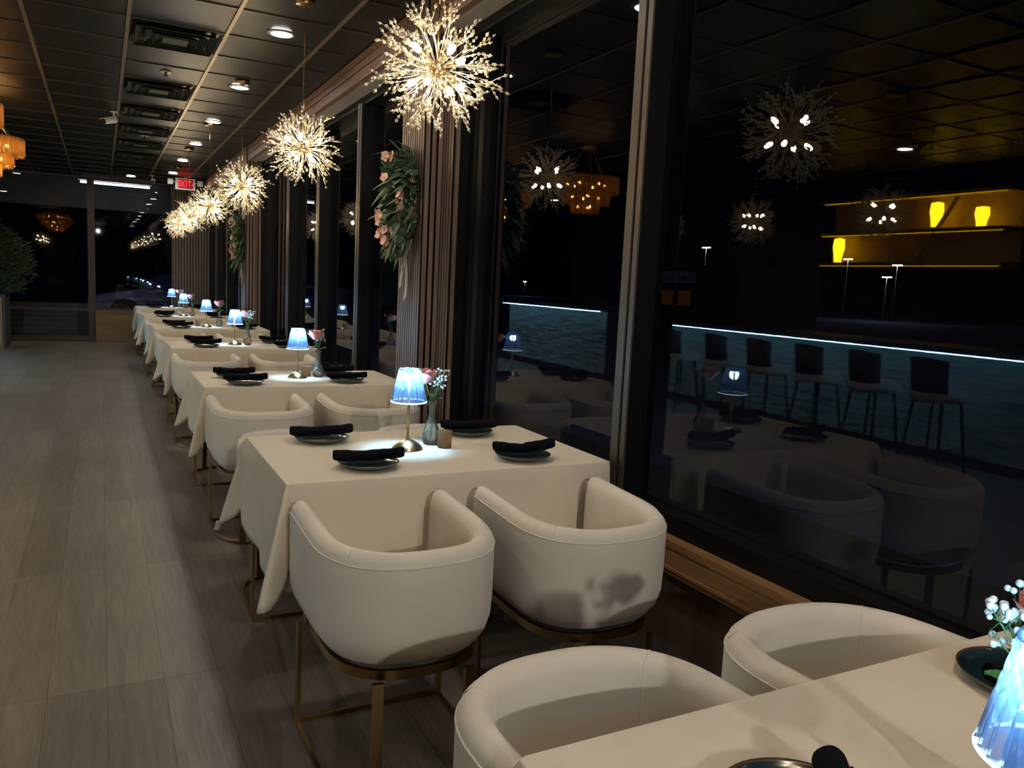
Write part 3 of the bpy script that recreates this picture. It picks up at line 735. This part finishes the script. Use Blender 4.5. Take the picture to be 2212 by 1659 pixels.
lm = make_lamp(); lu = [False]; vs_ = make_vase(); vs_['category'] = 'vase'; vu = [False]; ro = make_rose(); ru = [False]; gy = make_gyp(4); gu = [False]; cd = make_votive(); cu_ = [False]
for q in (vs_, ro, gy): q.scale = (1.2,1.2,1.2)
for i in range(7):
    zc = ZT
    place(lm, lu, 'lit crystal-shade brass table lamp on the ' + ORD[i], (*LAMPS[i], zc), i*.7, 'crystal table lamps')
    place(vs_, vu, 'clear swirled glass bud vase on the ' + ORD[i], (*VASES[i], zc), i, 'bud vases')
    s = [1,1,1,1,1,1,1][i]
    place(ro, ru, 'pink rose standing in the bud vase of the ' + ORD[i], (*VASES[i], zc), [2.9,-.35,.6,-.8,.9,.4,-.3][i], 'pink roses')
    place(gy, gu, "spray of tiny white blossoms in the bud vase of the " + ORD[i], (*VASES[i], zc), [2.2,-.5,1.2,-.3,.8,2.,0][i], 'white filler flowers')
    place(cd, cu_, 'amber glass votive candle on the ' + ORD[i], (*CANDS[i], zc), 0, 'amber votive candles')
    l = bpy.data.lights.new('lamp_light', 'POINT'); l.energy = 8; l.color = (.34,.67,1.0); l.shadow_soft_size = .024
    lo = bpy.data.objects.new('lamp_light', l); COL.objects.link(lo); lo.location = (*LAMPS[i], zc+.288)
PD = [((1.10,.66,2.20)),((1.08,2.76,2.195)),((1.098,4.98,2.205)),((1.092,7.29,2.17)),((1.094,9.62,2.162)),((1.076,11.72,2.16)),((1.110,13.93,2.151))]
PW = ['beaded dandelion pendant hanging out of frame above the nearest table','largest beaded dandelion pendant, nearest in the photo','second beaded dandelion pendant from the camera','third beaded dandelion pendant from the camera','fourth beaded dandelion pendant from the camera','fifth beaded dandelion pendant from the camera','farthest beaded dandelion pendant by the exit sign']
pn = make_pendant(); pu2 = [False]; made = []
for i, p in enumerate(PD): made.append(place(pn, pu2, PW[i], p, i*1.1+.4))
for t in made: finish_pendant(t)
for i, p in enumerate([(-1.55,4.3,2.15),(-1.55,5.7,2.15),(-1.55,7.0,2.15)]):
    t = place(pn, pu2, ['beaded pendant over the bar, seen reflected, right of three','beaded pendant over the bar, seen reflected, middle of three','beaded pendant over the bar, seen reflected, left of three'][i], p, i, 'pendants over the bar'); 
    for c in [c for c in t.children if c.name.startswith(('cord','canopy'))]: bpy.data.objects.remove(c)
    finish_pendant(t)

# ------------------------------------------------------------------ ceiling fittings
t0 = thing('downlight', 'x', 'downlight', (0,0,0), 0, 'round ceiling downlights')
b = MB(); b.lathe([(.072,-.010),(.096,-.004),(.098,0),(.070,0),(.068,-.006)], 36, closed=True); b.build('trim_ring', M['greymetal'], t0)
b = MB(); b.lathe([(0,-.008),(.070,-.008),(.070,-.002),(0,-.002)], 36); b.build('lens', M['down'], t0)
u = [False]; dls = []
for k, y in enumerate((-1.6,.24,2.07,3.90,5.74,7.57,9.46,11.26,13.10,14.93)): dls.append((1.11, y, 'downlight in the row beside the pendants, number %s from the camera side' % ['one','two','three','four','five','six','seven','eight','nine','ten'][k] if k > 9 else None))
W10 = ['lit ceiling downlight behind the camera over the window row','lit ceiling downlight above the nearest table','lit ceiling downlight just out of frame above the first full table','lit ceiling downlight above the gap before the second full table',
       'largest lit ceiling downlight in view, above the second table','second lit ceiling downlight in view, by a pendant canopy','third lit ceiling downlight in view along the window row','fourth lit ceiling downlight in view along the window row','fifth lit ceiling downlight in view along the window row','last lit ceiling downlight of the window row by the exit sign']
for k, (x, y, _) in enumerate(dls): place(t0, u, W10[k], (x,y,HC), 0)
for (x, y, lb) in ((.50,16.12,'lit ceiling downlight beside the far white camera'),(-1.36,16.35,'lit ceiling downlight at the far left near the back window'),(-3.57,5.7,'ceiling downlight over the bar, seen reflected at right'),(-3.57,9.45,'ceiling downlight over the bar, seen reflected left of the seam'),(-3.6,13.0,'ceiling downlight over the far end of the bar'),(-3.57,2.0,'ceiling downlight over the near end of the bar'),(-2.0,11.6,'ceiling downlight between the bar and the aisle'),(-1.36,1.5,'ceiling downlight over the aisle behind the camera')):
    place(t0, u, lb, (x,y,HC), 0)
# track spotlight at the rear of the room, aimed along the tables (it throws the long soft shadows on the chair backs)
t = thing('track_spotlight', 'white ceiling spotlight at the rear aimed along the row of tables', 'spotlight', (-.10,-4.3,HC))
b = MB(); b.box(-.04,.04,-.45,.45,-.03,0); b.build('track', M['white'], t, smooth=False)
b = MB(); b.tube([(0,0,-.03),(0,0,-.12)], .012, 10); b.build('stem', M['white'], t)
aim = (Vector((1.15,3.4,.55)) - Vector((-.10,-4.3,HC-.16))).normalized()
b = MB(); b.lathe([(0,-.07),(.045,-.06),(.055,.0),(.06,.07),(.056,.07),(.05,.0),(0,-.02)], 24); sb = b.build('housing', M['white'], t, loc=(0,0,-.16)); sb.rotation_mode = 'QUATERNION'; sb.rotation_quaternion = rot_to(aim)
l = bpy.data.lights.new('spot_beam','SPOT'); l.energy = 235; l.color = (1.0,.97,.93); l.shadow_soft_size = .05; l.spot_size = RD(58); l.spot_blend = .8
lo = bpy.data.objects.new('spot_beam', l); COL.objects.link(lo); lo.location = Vector((-.10,-4.3,HC-.16))+aim*.09; lo.rotation_mode = 'QUATERNION'; lo.rotation_quaternion = aim.to_track_quat('-Z','Y')
# vents
t0 = thing('ceiling_vent', 'x', 'vent', (0,0,0), 0, 'black ceiling vents')
b = MB(); H = .292
def sqring(bb, h0, z0, h1, z1, m=0):
    v = [(-h0,-h0,z0),(h0,-h0,z0),(h0,h0,z0),(-h0,h0,z0),(-h1,-h1,z1),(h1,-h1,z1),(h1,h1,z1),(-h1,h1,z1)]
    bb.add(v, [(0,1,5,4),(1,2,6,5),(2,3,7,6),(3,0,4,7),(4,5,1,0),(5,6,2,1),(6,7,3,2),(7,4,0,3)], m)
sqring(b, H, -.004, .278, -.004); sqring(b, .278,-.004,.268,.0); b.build('frame', M['vent'], t0, smooth=False)
for h in (.262,.200,.138):
    b = MB(); sqring(b, h, -.030, h-.045, -.002); sqring(b, h, -.030, h-.006, -.033); b.build('louver', M['vent'], t0, smooth=False)
b = MB(); b.box(-.080,.080,-.080,.080,-.034,-.030); b.build('center_plate', M['vent'], t0, smooth=False)
u = [False]; vw = ['largest black ceiling vent, nearest','second black ceiling vent, past the sprinkler','third black ceiling vent, beside the white camera','fourth black ceiling vent from the camera','fifth black ceiling vent from the camera','sixth black ceiling vent from the camera','last black ceiling vent, nearest the back window']
for k, (w, q) in enumerate(zip(vw, (1,4,6,8,10,12,15))): place(t0, u, w + ' in the tile row', (.486, 5.390+.6096*(q+.5), HC), 0)
# sprinklers
t0 = thing('sprinkler', 'x', 'sprinkler', (0,0,0), 0, 'ceiling sprinklers')
b = MB(); b.lathe([(.022,-.002),(.040,-.006),(.042,0),(.020,0)], 24, closed=True); b.build('escutcheon', M['white'], t0)
b = MB(); b.tube([(0,0,0),(0,0,-.03)], .009, 10); b.lathe([(0,-.034),(.02,-.034),(.02,-.031),(0,-.031)], 14); b.build('head', M['vent'], t0)
u = [False]
place(t0, u, 'sprinkler head between the first two ceiling vents', (.50,7.43,HC)); place(t0, u, 'small sprinkler head between the fourth and fifth vents', (.50,11.1,HC))
# security cameras
def sec_cam(loc, rz, label):
    t = thing('security_camera', label, 'camera', loc, rz, 'white security cameras')
    b = MB(); b.lathe([(0,-.012),(.034,-.012),(.038,0),(0,0)], 20); b.build('mount', M['white'], t)
    b = MB(); b.tube([(0,0,-.01),(0,0,-.05),(.012,-.01,-.075)], .012, 10); b.build('arm', M['white'], t)
    b = MB(); b.tube([(.045,-.0,0),(-.08,0,0)], .031, 16); o = b.build('body', M['white'], t, loc=(-.03,-.02,-.10), rot=(0,-.30,.25), sharp=40)
    b = MB(); b.box(-.105,.04,-.034,.034,.028,.034); b.build('sun_shield', M['white'], o, smooth=False)
    b = MB(); b.lathe([(0,0),(.027,0),(.027,.006),(0,.006)], 20); b.build('lens', M['black'], o, loc=(-.081,0,0), rot=(0,-pi/2,0))
    return t
sec_cam((.143,9.64,HC), .25, 'white security camera on the ceiling beside the third vent')
sec_cam((.824,15.62,HC), 1.3, 'far white security camera on the ceiling by the back window')
# exit sign
t = thing('exit_sign', 'lit red exit sign with two emergency lamp heads at the far end', 'exit sign', (1.352,15.5,2.945))
b = MB(); b.box(-.165,.165,-.03,.03,-.10,.10); b.build('housing', M['white'], t, smooth=False)
b = MB(); b.box(-.12,.125,-.034,-.0305,-.075,.075); fc = b.build('face', mat('exit_face', (.25,.01,.01), .5, emis=(1,.01,.01), es=.04), t, smooth=False)
letters('EXIT', .150, .054, fc, (-.015,-.037,0), (pi/2,0,0), (1,0,0), M['redled'], .002, .002, .62)
b = MB(); b.tube([(.108,-.036,.022),(.124,-.036,0),(.108,-.036,-.022)], .003, 5); b.build('arrow', M['redled'], fc)
b = MB(); b.box(-.03,.03,-.02,.02,.10,.115); b.build('mount', M['white'], t, smooth=False)
for s in (-1,1):
    b = MB(); b.tube([(s*.165,0,.03),(s*.20,0,.03)], .008, 8); h = b.build('lamp_arm', M['white'], t)
    b = MB(); b.box(s*.245-.045,s*.245+.045,-.035,.03,-.02,.075); b.box(s*.245-.036,s*.245+.036,-.039,-.035,-.012,.067); b.build('lamp_head', M['white'], t, smooth=False)
# chandeliers
def make_chand():
    t = thing('tiered_chandelier', 'x', 'chandelier', (0,0,0), 0, 'tiered gold chandeliers')
    b = MB(); b.lathe([(0,-.03),(.09,-.03),(.10,-.02),(.10,0),(0,0)], 28); b.build('canopy', M['brass'], t)
    for a in range(3):
        x, y = .26*cos(a*2.094+.5), .26*sin(a*2.094+.5); b = MB(); b.tube([(x*.2,y*.2,-.02),(x,y,-.34)], .004, 6); b.build('chain', M['brass'], t)
    for r, z0, z1 in ((.35,-.54,-.36),(.25,-.66,-.52),(.14,-.76,-.64)):
        b = MB(); b.lathe([(r-.02,z1-.012),(r,z1-.012),(r,z1+.004),(r-.02,z1+.004)], 40, closed=True); ti = b.build('tier_frame', M['brass'], t)
        g = MB(); n = int(2*pi*r/.038)
        for k in range(n):
            a = 2*pi*k/n; x, y = (r+.012)*cos(a), (r+.012)*sin(a); zz = z0 + .008*(k % 2)
            g.tube([(x,y,z1+.012),(x,y,z1),(x,y,zz+.02),(x,y,zz)], [.006,.0165,.0165,.004], 7)
        g.build('crystal_rods', M['chandglass'], ti, smooth=True)
        for k in range(max(3,int(r*18))):
            a = 2*pi*k/max(3,int(r*18)); bb = MB(); bb.ball((r*.62*cos(a), r*.62*sin(a), (z0+z1)/2+.02), .016, 8, 6); bb.build('bulb', M['chandbulb'], t)
    return t
cn = make_chand(); u = [False]
place(cn, u, 'tiered gold crystal chandelier at the left edge, lit amber', (-1.07,10.0,HC)); place(cn, u, 'tiered gold crystal chandelier nearer the camera, seen in reflections', (-1.07,7.9,HC), .4)

# ------------------------------------------------------------------ wreaths
def make_wreath(cx, cy, cz, label, seed, sc=1.0):
    rnd = random.Random(seed); t = thing('floral_wreath', label, 'wreath', (cx,cy,cz), 0, 'wreaths on the slatted columns')
    RY_, RZ = .15, .25
    b = MB(); b.tube([(0,RY_*cos(a),RZ*sin(a)) for a in [2*pi*k/40 for k in range(41)]], .012, 8, cap=False); b.build('hoop', mat('dark_vine_%d' % seed, (.02,.015,.01), .8), t)
    for nm, cnt, Lr, Wr, mt in (('broad_leaves',230,(.06,.11),(.018,.034),'leaf'),('slender_leaves',120,(.09,.17),(.006,.011),'leaf2')):
        b = MB()
        for k in range(cnt):
            a = rnd.uniform(0,2*pi); L = rnd.uniform(*Lr); w = rnd.uniform(*Wr)
            base = Vector((-rnd.uniform(0,.08), RY_*cos(a)*rnd.uniform(.75,1.15), RZ*sin(a)*rnd.uniform(.75,1.15)))
            d = Vector((-rnd.uniform(.2,1.0), cos(a)*rnd.uniform(.2,1)+rnd.uniform(-.5,.5), sin(a)*.6+rnd.uniform(-.5,.5))).normalized()
            if nm == 'slender_leaves': d = (d+Vector((-.2,0,-.35))).normalized()
            sd = d.cross(Vector((rnd.uniform(-1,1),rnd.uniform(-1,1),rnd.uniform(-1,1)))).normalized(); G = []
            droop = rnd.uniform(.1,.6)*L
            for i in range(6):
                u_ = i/5; c = base+d*L*u_+Vector((0,0,-droop*u_*u_)); ww = w*sin(pi*min(.98,.08+u_*.9))
                if c.x > -.003: c.x = -.003
                G.append([c-sd*ww, c+sd.cross(d)*ww*.25, c+sd*ww])
            b.rings(G, False, False)
        o = b.build(nm, M[mt], t); o['kind'] = 'stuff'
    for k in range(22):
        a = rnd.uniform(.3,2*pi-.3); c = Vector((-rnd.uniform(.10,.17), RY_*cos(a)-.02, RZ*sin(a))); b = MB(); q = rot_to((-1, rnd.uniform(-.6,.2), rnd.uniform(-.4,.4)))
        for p_ in range(5):
            A = 2*pi*p_/5; G = []
            for i in range(4):
                u_ = i/3; r_ = .034*u_; ww = .018*sin(pi*min(.93,.15+u_*.8))
                cc = Vector((r_*cos(A), r_*sin(A), .012*u_)); s_ = Vector((-sin(A), cos(A), 0))*ww
                G.append([cc-s_+Vector((0,0,.003)), cc, cc+s_+Vector((0,0,.003))])
            b.rings([[tuple((q @ v)+c) for v in g] for g in G], False, False)
        b.build('blossom', M['pinkflower'], t)
    # bow with two tails
    rb = MB()
    for (y0, L, ph) in ((-.035,.40,0),(.045,.33,1)):
        G = []
        for i in range(14):
            u_ = i/13; z = -.20-L*u_; wv = .006*sin(u_*7+ph); w = .022
            G.append([(-.022-wv, y0-w+ (.006*sin(u_*4)), z+(.02 if i == 13 else 0)), (-.026-wv, y0, z+(0.0)), (-.022-wv, y0+w+(.006*sin(u_*4)), z-(.02 if i == 13 else 0))])
        rb.rings(G, False, False)
    for s in (-1,1):
        G = []
        for i in range(12):
            A = 2*pi*i/11; G.append([(-.03-.02*sin(A/2)-.018, s*(.045-.045*cos(A)), -.215+.028*sin(A)), (-.03-.02*sin(A/2)+.010, s*(.045-.045*cos(A)), -.215+.028*sin(A))])
        rb.rings(G, False, False)
    rb.ball((-.035,0,-.215), .014, 8, 6); rb.build('ribbon_bow', M['ribbon'], t)
    return t
make_wreath(1.672, 4.66, 1.92, 'green leafy wreath with pink blossoms and ribbon on the nearer slatted column', 2)
make_wreath(1.672, 11.06, 1.88, 'smaller-looking wreath with pink blossoms on the farther slatted column', 9)

# ------------------------------------------------------------------ left end: planter cabinet + conifer plant
t = thing('planter_cabinet', 'slatted wooden cabinet at the left edge holding a leafy plant', 'cabinet', (-1.40,15.25,0))
b = MB(); b.box(-1.0,-.02,.02,.92,0,.88); b.build('body', M['cabinet'], t, smooth=False)
b = MB()
for k in range(11): y = .0+k*.086; b.box(-.025,.0,y,y+.05,.05,.86)
b.build('side_slats', M['wall'], t, smooth=False)
b = MB(); b.box(-1.02,.015,-.015,.96,.86,.90); b.build('top', M['black'], t, smooth=False)
b = MB(); b.box(-1.0,-.04,0,.02,.06,.85); b.build('front_panel', M['sill'], t, smooth=False)
t = thing('potted_shrub', 'bushy dark green plant on the slatted cabinet at the left edge', 'plant', (-1.62,15.6,.90))
b = MB(); b.lathe([(0,0),(.15,0),(.19,.22),(.17,.22),(.15,.18),(0,.18)], 24); b.build('pot', M['black'], t)
b = MB()
for k in range(7): a = k*.9; b.tube([(0,0,.15),(.05*cos(a),.05*sin(a),.5),(.16*cos(a),.16*sin(a),.9)], .008, 5)
b.build('branches', M['cabinet'], t)
b = MB(); rnd = random.Random(8)
for k in range(4200):
    a = rnd.uniform(0,2*pi); h = rnd.random()**.8; R_ = .62*math.sqrt(max(.03, 1-(2*h-.85)**2*.95))*rnd.uniform(.35,1)
    c = Vector((R_*cos(a), R_*sin(a), -.05+1.22*h)); d = Vector((cos(a)*rnd.uniform(.3,1), sin(a)*rnd.uniform(.3,1), rnd.uniform(-.1,.8))).normalized()
    L = rnd.uniform(.06,.14); w = rnd.uniform(.007,.013); s_ = d.cross(Vector((rnd.uniform(-1,1),rnd.uniform(-1,1),rnd.uniform(-1,1)))).normalized()
    if c.z < .02 and abs(c.x) < .6: c.z = .04
    b.add([c, c+d*L*.5-s_*w, c+d*L, c+d*L*.5+s_*w], [(0,1,2,3)])
o = b.build('foliage', M['pine'], t, smooth=False); o['kind'] = 'stuff'

# ------------------------------------------------------------------ bar side (seen in the glass)
def bar(name, x, y0, y1, z, label, lx=-1):
    t = thing(name, label, 'bar counter', (x,0,0), 0, 'lit bar counters')
    b = MB(); b.box(-.55,0,y0,y1,0,z); b.build('body', M['wall'], t, smooth=False)
    b = MB(); b.box(0,.012,y0,y1,.1,z); b.build('tiled_front', M['mosaic'], t, smooth=False)
    b = MB(); b.box(-.6,.24,y0-.05,y1+.05,z+.0,z+.05); b.build('countertop', M['black'], t, smooth=False)
    b = MB(); nseg = int((y1-y0)/.3)
    for k in range(nseg): b.box(.15,.17,y0+(y1-y0)*k/nseg,y0+(y1-y0)*(k+.96)/nseg,z-.012,z-.002)
    b.build('led_strip', M['barled'], t, smooth=False)
bar('bar_counter', -3.05, 3.7, 9.1, 1.03, 'near bar counter with blue-lit mosaic front, reflected behind the stools')
bar('bar_counter', -3.25, 10.5, 13.9, 1.11, 'far bar counter with blue-lit mosaic front, reflected beside the mullion')
t0 = thing('bar_stool', 'x', 'bar stool', (0,0,0), 0, 'bar stools at the near counter')
b = MB(); b.lathe([(0,.63),(.20,.63),(.235,.65),(.235,.70),(.20,.735),(0,.745)], 28); b.build('seat', M['stool'], t0)
b = MB(); rs = []
for k in range(9):
    a = -1.0+2.0*k/8; rs.append([(.19*cos(a)+.02,.20*sin(a),.66),(.225*cos(a)+.05,.215*sin(a),1.02-.03*abs(a)),(.205*cos(a)+.04,.20*sin(a),1.01-.03*abs(a)),(.17*cos(a)+.01,.18*sin(a),.68)])
b.rings(rs, True, True); b.build('backrest', M['stooldark'], t0)
for sx in (-1,1):
    for sy in (-1,1):
        b = MB(); b.tube([(sx*.13,sy*.13,.64),(sx*.19,sy*.19,0)], .012, 8); b.build('leg', M['black'], t0)
b = MB(); b.tube([(.168*cos(a)*1.2,.168*sin(a)*1.2,.25) for a in [2*pi*k/24 for k in range(25)]], .008, 6, cap=False); b.build('footrest', M['brass'], t0)
u = [False]
for k, y in enumerate((4.30,4.95,5.60,6.28,6.95,7.75,8.4)):
    place(t0, u, 'upholstered bar stool at the lit counter, %s in the reflection counting from the right' % ['first','second','third','fourth','fifth','sixth','seventh'][k], (-2.50,y,0))
t = thing('bar_shelving', 'amber-lit back-bar shelving with slanted dividers, seen reflected', 'shelving', (-5.0,0,0))
b = MB(); b.box(-.35,-.30,5.4,8.0,1.9,2.85); b.build('back_panel', M['amberpanel'], t, smooth=False)
for z in (1.93,2.33,2.76):
    b = MB(); b.box(-.3,.02,5.4,8.0,z,z+.04); s_ = b.build('shelf', M['amberpanel'], t, smooth=False)
    b = MB(); b.box(-.01,.0,5.45,7.95,z-.012,z-.002); b.build('led_strip', emat('amber_strip_%d' % int(z*100), (1.0,.60,.0), 5.0), s_, smooth=False)
for ya, yb in ((6.7,7.3),(6.5,6.02)):
    b = MB(); b.tube([(-.02,ya,1.97),(-.02,yb,2.74)], .03, 4); b.build('divider', M['amberpanel'], t, smooth=False)
for (y, z, h) in ((7.75,1.98,.33),(6.35,2.40,.30),(5.78,2.372,.24)):
    b = MB(); b.lathe([(0,0),(.05,0),(.06,h*.3),(.08,h*.6),(.07,h*.95),(0,h)], 18)
    tag(b.build('amber_lantern', M['amberlamp'], loc=(-5.12,y,z)), {7.75:'glowing amber lantern on the bottom shelf, left in the reflection',6.35:'glowing amber lantern on the middle shelf, centre of the reflection',5.78:'glowing amber lantern at the right end of the shelves'}[y], 'lantern', 'amber lanterns')
# rear wall poster
t = thing('wall_scroll', 'pale hanging scroll with a red sun disc, seen reflected in back window', 'poster', (-1.56,RY+.02,1.32))
b = MB(); b.box(-.52,.52,-.01,.01,-.82,.82); b.build('sheet', mat('scroll_paper', (.50,.48,.44), .8), t, smooth=False)
b = MB(); b.lathe([(0,0),(.15,0),(.15,.004),(0,.004)], 32); b.build('red_disc', mat('scroll_red', (.45,.03,.04), .7), t, loc=(.16,.011,.42), rot=(-pi/2,0,0))
b = MB()
for k in range(7):
    z = .05-k*.11; b.add([(-.5,.0125,z),(.5,.0125,z),(.5,.0125,z-.03-.01*(k%3)),(-.2+.05*k,.0125,z-.06)], [(0,1,2,3)])
b.build('ink_wash', mat('scroll_ink', (.10,.10,.10), .8), t, smooth=False)

# ------------------------------------------------------------------ light and view
w = bpy.data.worlds.new('night'); SC.world = w; w.use_nodes = True
w.node_tree.nodes['Background'].inputs[0].default_value = (.25,.4,1,1); w.node_tree.nodes['Background'].inputs[1].default_value = .0008
s = bpy.data.lights.new('blue_ground_fill','SUN'); s.energy = .045; s.color = (.35,.45,1.0); s.angle = .1  # added lamp, tints the ground outside blue; its source is unseen
so = bpy.data.objects.new('blue_ground_fill', s); COL.objects.link(so); so.rotation_euler = (RD(38), RD(30), 0)
vsn = SC.view_settings; SC.display_settings.display_device = 'sRGB'
vsn.view_transform = 'Standard'; vsn.look = 'None'; vsn.exposure = 0.38; vsn.gamma = 1; vsn.use_curve_mapping = False
cy = SC.cycles
cy.max_bounces = 7; cy.diffuse_bounces = 3; cy.glossy_bounces = 4; cy.transmission_bounces = 4; cy.transparent_max_bounces = 16
cy.sample_clamp_indirect = 3.0; cy.sample_clamp_direct = 0; cy.caustics_reflective = False; cy.caustics_refractive = False
cy.use_light_tree = True
